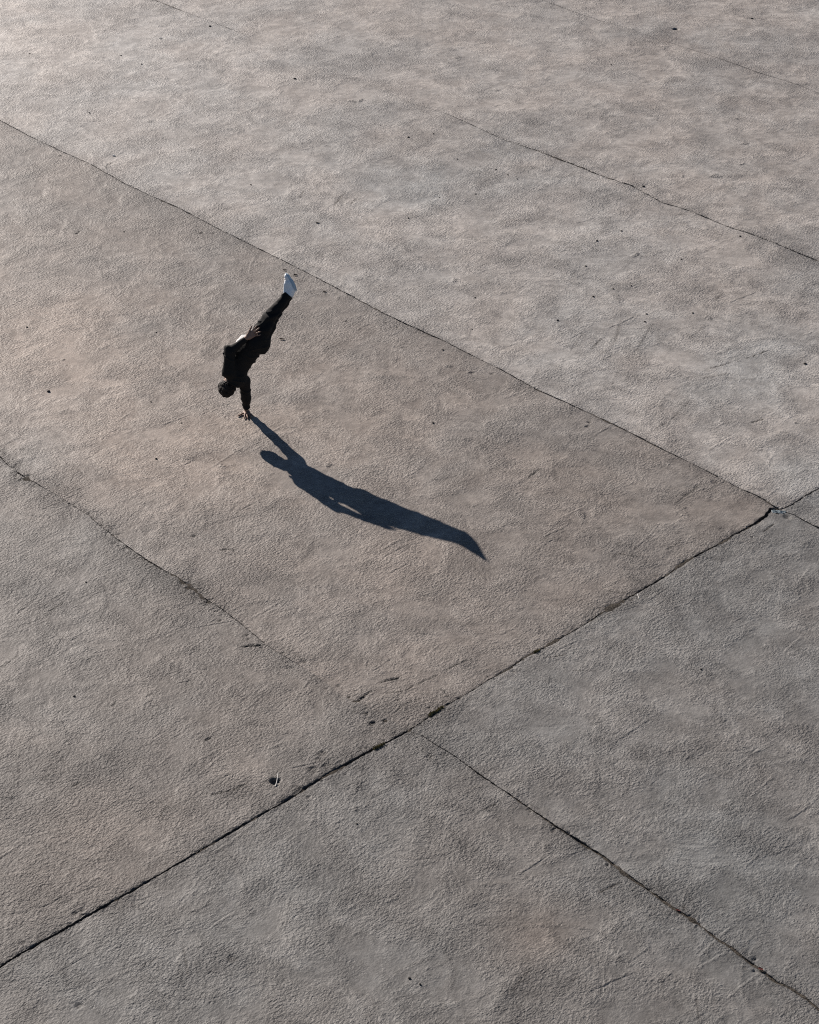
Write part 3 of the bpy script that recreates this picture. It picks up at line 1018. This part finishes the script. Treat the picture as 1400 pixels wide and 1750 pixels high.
V, F = build_body()
person = link_mesh('person', V, F, M_SKIN)
person.location = Vector(HAND)
tag(person, 'person in black clothes balancing upside down on one hand, white shoes in the air', 'person')


def cloth_folds(seed, d=(0.35, 0.2, 0.9)):
    """soft long creases running across direction d, in bunches"""
    d = unit(d)

    def fn(X, Y, Z):
        q = X * d[0] + Y * d[1] + Z * d[2]
        n = noise3(X * 7, Y * 7, Z * 7, seed)
        ph = 70 * q + 5.0 * n
        ridge = 1 - np.abs(np.sin(ph * .5 + 2 * noise3(X * 4, Y * 4, Z * 4, seed + 2)))
        gate = np.clip(noise3(X * 6 + 3, Y * 6, Z * 5, seed + 3) * 2.2 + .3, 0, 1)
        return -1.5 * ridge ** 2 * gate + .5 * n + .25 * noise3(X * 22, Y * 22, Z * 22, seed + 4)
    return fn


def build_jacket():
    f = Field(LO, (HI[0], HI[1], 1.25), 0.0065)
    sh_mid = 0.5 * (shL + shR)
    f.cone(sh_mid, chest, .125, .150, .05, (f_chest, .74))
    f.cone(chest, waist + (0, 0, -.01), .150, .142, .05, (f_chest, .76))
    f.cone(waist + (0, 0, -.01), J(430, 594, -.165), .142, .150, .03, (f_hip, .84))
    f.cone(J(411, 598, -.135), J(417, 589, -.12), .098, .094, .04)           # loose front of the jacket
    # hem: the jacket has slid down towards the head, lower at the front (image left)
    f.cut(J(424, 583.5, -.165), unit((-.45, .45, .78)))
    f.cone(shL, shR, .072, .070, .05)
    f.cone(sh_mid, sh_mid + .35 * (headc - sh_mid), .090, .080, .03)          # collar
    f.cone(shL, elbowL, .074, .058, .03)
    f.cone(elbowL, elbowL + .86 * (wristL - elbowL), .060, .042, .02)
    f.cone(elbowL + .80 * (wristL - elbowL), elbowL + .87 * (wristL - elbowL), .046, .046, .01)
    f.cone(shR, elbowR, .084, .066, .03)
    f.cone(elbowR, J(390, 596, -.29), .058, .040, .02)
    f.cone(elbowR, elbowR + .80 * (wristR - elbowR), .056, .040, .025)
    f.cone(elbowR + .74 * (wristR - elbowR), elbowR + .86 * (wristR - elbowR), .042, .041, .01)
    # bunched creases of the bent sleeve
    for p, q, r0, r1 in (((381.5, 641), (383, 622), .016, .012), ((383, 624), (390, 610), .014, .010), ((384, 612), (392, 603), .016, .012), ((385, 603), (399, 598), .015, .011),
                         ((392, 594), (406, 591), .015, .010), ((386, 593), (384, 603), .020, .016), ((402, 593), (412, 586), .012, .009)):
        f.cone(J(*p, -.275), J(*q, -.285), r0 * .8, r1 * .8, .010)
    f.ripple(.011, cloth_folds(3, (.55, .1, .8)))
    return f.skin()


V, F = build_jacket()
jacket = link_mesh('jacket', V, F, M_JACKET, person)


def build_shirt():
    f = Field(LO, (HI[0], HI[1], 1.4), 0.0065)
    f.cone(chest, waist, .132, .124, .04, (f_chest, .78))
    f.cone(waist, pelvis, .126, .130, .04, (f_hip, .84))
    f.cone(J(414, 591, -.12), J(419.5, 582.5, -.11), .090, .082, .04)
    f.ripple(.006, cloth_folds(8))
    f.cut(J(403, 611, -.16), unit(chest - waist))
    f.cut(pelvis + (0, 0, .04), (0, 0, 1))
    return f.skin()


V, F = build_shirt()
shirt = link_mesh('shirt', V, F, M_SHIRT, person)


def build_trousers():
    f = Field((LO[0], LO[1], .75), HI, 0.0065)
    f.cone(J(433, 590, -.160), pelvis, .136, .150, .04, (f_hip, .86))
    for h, k, a in ((hipR, kneeR, ankleR), (hipL, kneeL, ankleL)):
        m = h + .55 * (k - h)
        f.cone(h, m, .112, .098, .04)
        f.cone(m, k, .098, .082, .03)
        f.cone(k, k + .6 * (a - k), .080, .060, .03)
        e = k + .94 * (a - k)
        f.cone(k + .6 * (a - k), e, .060, .050, .02)
        f.cone(k + .86 * (a - k), e, .053, .054, .012)
    # loose seat, sagging towards the head at the back (image right)
    seat = J(449, 589, -.13)
    f.ell(seat, (.095, .12, .125), frame((0.25, 0, 1), (1, 0, 0)), .05)
    f.cone(seat + (.01, 0, -.03), J(440.5, 606, -.15), .058, .012, .018)
    f.ripple(.008, cloth_folds(5, (-.35, .2, .9)))

    def knee(X, Y, Z):
        t = np.sqrt((X - kneeR[0]) ** 2 + (Z - kneeR[2]) ** 2)
        return np.sin(60 * (Z - .25 * X) + 3 * noise3(X * 12, Y * 12, Z * 12, 77)) * np.exp(-(t / .15) ** 2)
    f.ripple(.013, knee)
    # waistband edge and cuff edges
    f.cut(J(428, 594, -.16), unit((-.72, .0, -.62)))
    ax = unit(ankleR - kneeR)
    f.cut(kneeR + .97 * (ankleR - kneeR), ax)
    return f.skin()


V, F = build_trousers()
trousers = link_mesh('trousers', V, F, M_TROUSERS, person)


def build_hair():
    Mh = frame(up_head, face)
    fx, sd = Mh[:, 0], Mh[:, 1]
    f = Field(headc - .2, headc + .2, 0.005)
    f.ell(headc + .024 * up_head - .014 * fx, (.116, .096, .114), Mh, 0)
    f.ell(headc - .030 * up_head - .042 * fx, (.070, .080, .075), Mh, .03)
    f.ell(headc + .066 * up_head + .052 * fx, (.055, .075, .045), Mh, .03)
    # the face stays free
    f.ell(headc + .125 * fx - .045 * up_head, (.092, .085, .095), Mh, .012, sub=True)
    f.ripple(.011, lambda X, Y, Z: noise3(X * 38, Y * 38, Z * 38, 12) + .7 * noise3(X * 90, Y * 90, Z * 90, 13))
    return f.skin()


V, F = build_hair()
hair = link_mesh('hair', V, F, M_HAIR, person)

Mh = frame(up_head, face)
for s in (-1, 1):
    f = Field(headc - .2, headc + .2, 0.004)
    f.ell(headc + .084 * Mh[:, 0] + s * .031 * Mh[:, 1] - .006 * up_head, (.011, .0115, .011), Mh, 0)
    V, F = f.skin()
    link_mesh('eye', V, F, M_EYE, person)


def build_shoe(ankle):
    """pointed-toe trainer: axes t = heel to toe, u = sole towards instep"""
    toe = J(490.5, 466.5, .155) - ankleR
    heel = J(505.2, 495.0, .125) - ankleR
    toe, heel = ankle + toe, ankle + heel
    t = unit(toe - heel)
    L = np.linalg.norm(toe - heel)
    u = unit(np.array([-.72, -.30, -.35]))
    u = unit(u - (u @ t) * t)
    M = np.stack([t, np.cross(u, t), u], -1)
    w = M[:, 1]
    f = Field(np.minimum(toe, heel) - .14, np.maximum(toe, heel) + .14, 0.0045)
    f.cone(heel + .035 * t + .050 * u, heel + .50 * L * t + .048 * u, .044, .044, .02)
    f.cone(heel + .45 * t * L + .06 * u, ankle, .040, .040, .02)
    f.cone(heel + .45 * L * t + .036 * u, toe - .045 * t + .026 * u, .043, .034, .03, (u, .8))
    f.cone(heel + .040 * t + .05 * u, ankle + .25 * (ankle - heel) * 0, .042, .041, .025)
    f.cone(heel + .50 * L * t + .084 * u, ankle + .050 * u, .020, .026, .012)
    f.ell(toe - .048 * t + .020 * u, (.046, .042, .027), M, .015)
    f.cut(heel + .014 * u, -u)
    up = f.skin()
    g = Field(np.minimum(toe, heel) - .14, np.maximum(toe, heel) + .14, 0.0045)
    g.cone(heel + .034 * t + .010 * u, heel + .40 * L * t + .009 * u, .041, .040, .01, (u, .34))
    g.cone(heel + .30 * L * t + .004 * u, heel + .55 * L * t + .002 * u, .040, .042, .02, (u, .4))
    g.cone(heel + .40 * L * t + .009 * u, toe - .040 * t + .012 * u, .040, .047, .01, (u, .32))
    so = g.skin()
    lace = Field(np.minimum(toe, heel) - .14, np.maximum(toe, heel) + .14, 0.0035)
    for i in range(4):
        c = heel + (.52 + .085 * i) * L * t + (.084 - .010 * i) * u
        lace.cone(c - .022 * w, c + .022 * w, .005, .005, .002)
    return up, so, lace.skin()


for a in (ankleR, ankleL):
    up, so, la = build_shoe(a)
    sh = link_mesh('shoe', up[0], up[1], M_SHOE, person)
    link_mesh('sole', so[0], so[1], M_SOLE, sh)
    link_mesh('laces', la[0], la[1], M_LACE, sh)


# ------------------------------------------------------------------ small things lying on the concrete
def surf(px, py):
    g = gnd(px, py)
    h = ground_fields(np.array([g[0]]), np.array([g[1]]))[0]
    return Vector((g[0], g[1], float(h[0])))


def pebble_mesh(seed):
    bm = bmesh.new()
    bmesh.ops.create_icosphere(bm, subdivisions=2, radius=1)
    r = random.Random(seed)
    off = Vector((r.random() * 9, r.random() * 9, r.random() * 9))
    from mathutils import noise as mn
    for v in bm.verts:
        v.co *= 1 + 0.32 * mn.noise(v.co * 1.1 + off)
        v.co.z = max(v.co.z, -0.75) * 0.62
        v.co.x *= 1.25
    me = bpy.data.meshes.new('pebble')
    bm.to_mesh(me)
    bm.free()
    for p in me.polygons:
        p.use_smooth = True
    me.materials.append(M_PEBBLE)
    return me


PEB = [pebble_mesh(s) for s in range(5)]
PEBBLES = [(782, 272, 5), (802, 280, 4), (848, 290, 5), (874, 285, 4), (868, 299, 5), (876, 304, 5), (884, 306, 6), (691, 336, 5), (751, 338, 5), (786, 340, 5),
           (813, 332, 6), (698, 373, 6), (689, 397, 4), (598, 406, 4), (742, 411, 4), (667, 427, 5), (898, 411, 4), (622, 290, 3), (646, 278, 4), (601, 269, 4),
           (650, 214, 5), (698, 235, 6), (741, 229, 5), (766, 246, 4), (573, 182, 4), (547, 151, 4), (504, 135, 6), (536, 367, 4), (359, 45, 6), (382, 56, 4),
           (207, 95, 5), (242, 110, 6), (51, 92, 5), (77, 64, 4), (45, 45, 4), (358, 118, 5), (412, 134, 4), (460, 135, 4), (335, 159, 4), (322, 170, 5), (277, 158, 4),
           (121, 180, 4), (153, 193, 5), (170, 202, 4), (515, 232, 4), (364, 296, 4), (429, 316, 5), (621, 288, 4), (212, 396, 5), (200, 41, 4), (191, 59, 3),
           (1285, 32, 6), (1045, 111, 5), (1185, 129, 5), (1056, 146, 4), (1046, 165, 5), (1061, 171, 4), (1062, 395, 6), (1020, 412, 6), (1165, 444, 6),
           (1001, 455, 6), (1265, 404, 6), (1100, 319, 6), (884, 484, 5), (812, 509, 6), (752, 505, 5), (846, 525, 4), (823, 529, 4), (807, 563, 5), (1048, 494, 7),
           (1079, 489, 5), (1014, 507, 6), (953, 548, 6), (1102, 550, 6), (1105, 537, 5), (757, 598, 6), (1184, 535, 8), (1376, 622, 8), (1095, 608, 4), (83, 669, 8), (267, 784, 7),
           (258, 687, 6), (310, 723, 5), (46, 559, 7), (267, 568, 5), (740, 723, 7), (610, 1408, 7), (700, 1672, 8), (718, 1682, 6), (147, 995, 6), (500, 580 + 110, 4), (1350, 1205, 5),
           (1198, 1144, 7), (1115, 991, 5), (127, 1190, 6), (625, 1400 + 40, 3), (1125, 465, 5), (940, 90, 4), (800, 60, 4), (90, 320, 4), (555, 520, 4)]
where = {True: 'on the far slabs beyond the handstand', False: 'on the near slabs around the handstand'}
for i, (px, py, w) in enumerate([p for k, p in enumerate(PEBBLES) if p[2] > 5 or (p[2] == 5 and k % 2 == 0)]):
    o = bpy.data.objects.new('pebble', PEB[i % 5])
    COL.objects.link(o)
    p = surf(px, py)
    R = math.sqrt(p.x ** 2 + p.y ** 2 + CAM_H ** 2)
    s = (0.25 + 0.17 * random.random()) * w * R / FOC / 1.25
    o.location = p + Vector((0, 0, s * 0.30))
    o.scale = (s, s, s)
    o.rotation_euler = (0, 0, random.random() * 6.28)
    ab = to_ab(np.array(p))
    far = ab[1] < f1u(ab[0]) and ab[0] > gB(ab[1])
    tag(o, 'tiny dark pebble lying loose ' + where[bool(far)], 'pebble', 'loose dark pebbles on the concrete')


def leaf(px, py, length, width, ang, mat, name, label, cat, lift=0.004, curl=0.25):
    """thin curled blade with a raised midrib"""
    n = 9
    V, F = [], []
    for i in range(n):
        t = i / (n - 1)
        wv = width * math.sin(math.pi * (0.08 + 0.86 * t)) * (1 + .2 * math.sin(9 * t))
        x = (t - .5) * length
        zz = curl * length * (t - .5) ** 2
        for s, up in ((-1, .35 * wv), (0, 0.0), (1, .3 * wv)):
            V.append((x, s * wv * .5, zz + up))
    nv = len(V)
    V += [(x, y, z - .0012) for x, y, z in V]
    for i in range(n - 1):
        for j in (0, 1):
            a = i * 3 + j
            F.append((a, a + 3, a + 4, a + 1))
            F.append((nv + a, nv + a + 1, nv + a + 4, nv + a + 3))
    for i in range(n - 1):
        for j in (0, 2):
            a = i * 3 + j
            F.append((a, nv + a, nv + a + 3, a + 3))
    o = link_mesh(name, V, F, mat)
    o.location = surf(px, py) + Vector((0, 0, lift))
    o.rotation_euler = (0, 0, ang)
    return tag(o, label, cat)


leaf(482, 580, .085, .030, -.35, M_LEAF, 'dry_leaf', 'dark curled dry leaf on the concrete right of the bent hip', 'leaf')
leaf(505, 470.5, .055, .035, .2, M_LEAF, 'dry_leaf', 'short dark dry leaf between the raised shoe and the joint', 'leaf')
leaf(487, 462, .060, .026, -.1, M_LEAF, 'dry_leaf', 'small dark dry leaf just above the toe of the raised shoe', 'leaf')
leaf(543, 381, .070, .028, .5, M_LEAF, 'dry_leaf', 'narrow dark dry leaf on the pale slab above the raised shoe', 'leaf')
leaf(555, 499, .050, .026, .2, M_LEAF, 'dry_leaf', 'small dark dry leaf just below the long joint beside the shoe', 'leaf')
leaf(275, 66, .060, .034, .3, M_WHITE, 'paper_scrap', 'tiny white paper scrap beside a dark smudge in the far left corner', 'litter', .004, .1)
leaf(195, 267, .050, .034, .1, M_WHITE, 'paper_scrap', 'tiny white paper scrap above the long joint at the left edge', 'litter', .004, .1)


def stalk(px, py, pts, r, name, label, cat, mat):
    bm = bmesh.new()
    prev = None
    pts = [Vector(p) for p in pts]
    for i, p in enumerate(pts):
        d = (pts[min(i + 1, len(pts) - 1)] - pts[max(i - 1, 0)]).normalized()
        q = d.to_track_quat('Z', 'Y')
        rr = r * (1 - .35 * i / (len(pts) - 1))
        ring = [bm.verts.new(p + q @ Vector((rr * math.cos(k * math.pi / 3), rr * math.sin(k * math.pi / 3), 0))) for k in range(6)]
        if prev:
            for k in range(6):
                bm.faces.new((prev[k], prev[(k + 1) % 6], ring[(k + 1) % 6], ring[k]))
        else:
            bm.faces.new(ring[::-1])
        prev = ring
    bm.faces.new(prev)
    me = bpy.data.meshes.new(name)
    bm.to_mesh(me)
    bm.free()
    me.materials.append(mat)
    o = bpy.data.objects.new(name, me)
    COL.objects.link(o)
    o.location = surf(px, py)
    return tag(o, label, cat)


stalk(474, 1334, [(-.012, -.085, .036), (-.004, -.03, .040), (.001, .03, .046), (.003, .085, .050)], .0042, 'straw', 'thin white straw lying across the small round hole in the slab', 'straw', M_WHITE)
stalk(1091, 1020, [(.008, -.035, .004), (0, 0, .008), (-.008, .045, .010)], .0040, 'straw', 'short white straw beside the wide joint on the near slab', 'straw', M_WHITE)

# torn piece of film in the broken corner where the joints cross
bm = bmesh.new()
bmesh.ops.create_grid(bm, x_segments=12, y_segments=8, size=1)
from mathutils import noise as mnoise
for v in bm.verts:
    a = math.atan2(v.co.y, v.co.x)
    k = 1 + .25 * mnoise.noise(Vector((math.cos(a) * 2, math.sin(a) * 2, 4)))
    v.co = Vector((v.co.x * .085 * k, v.co.y * .030 * k, .010 + .012 * mnoise.noise(v.co * 2.1) + .014 * mnoise.noise(v.co * 4.3 + Vector((3, 1, 0)))))
bmesh.ops.solidify(bm, geom=bm.faces[:], thickness=.0015)
me = bpy.data.meshes.new('plastic_film')
bm.to_mesh(me)
bm.free()
for p in me.polygons:
    p.use_smooth = True
me.materials.append(M_FILM)
film = bpy.data.objects.new('plastic_film', me)
COL.objects.link(film)
film.location = surf(1331, 875) + Vector((0, 0, .004))
film.rotation_euler = (0, 0, -.12)
tag(film, 'crumpled pale blue plastic film in the broken corner where the joints cross', 'litter')

leaf(1300, 1656.5, .050, .030, -.6, M_RED, 'red_scrap', 'faded red scrap caught in the near joint close to the corner', 'litter', .002, .2)
leaf(1159, 1555.5, .045, .024, -.6, M_RED, 'red_scrap', 'dull red scrap caught halfway down the near joint', 'litter', -.004, .2)

# moss: small cushions of upright leaves crowded in the open joint
V, F = [], []


def moss(px0, py0, px1, py1, n, wid, hgt):
    a, b = gnd(px0, py0), gnd(px1, py1)
    for i in range(n):
        t = random.random()
        p = a + (b - a) * t + np.array([random.gauss(0, wid), random.gauss(0, wid), 0])
        ang = random.random() * 6.28
        l = hgt * (0.5 + random.random())
        w = .0035 + .003 * random.random()
        dx, dy = math.cos(ang), math.sin(ang)
        k = len(V)
        z = -.014
        V.extend([(p[0] - dy * w, p[1] + dx * w, z), (p[0] + dy * w, p[1] - dx * w, z),
                  (p[0] + dx * l * .5 + dy * w * .3, p[1] + dy * l * .5 - dx * w * .3, z + l + .012), (p[0] + dx * l * .5 - dy * w * .3, p[1] + dy * l * .5 + dx * w * .3, z + l + .012)])
        F.append((k, k + 1, k + 2, k + 3))


moss(734, 1222, 757, 1208, 300, .009, .012)
moss(640, 1280, 655, 1271, 200, .009, .014)
moss(914, 1115, 921, 1111, 120, .007, .014)
ms = link_mesh('moss', V, F, M_MOSS, smooth=False)
tag(ms, 'olive moss growing in the open joint', None, None, 'stuff')
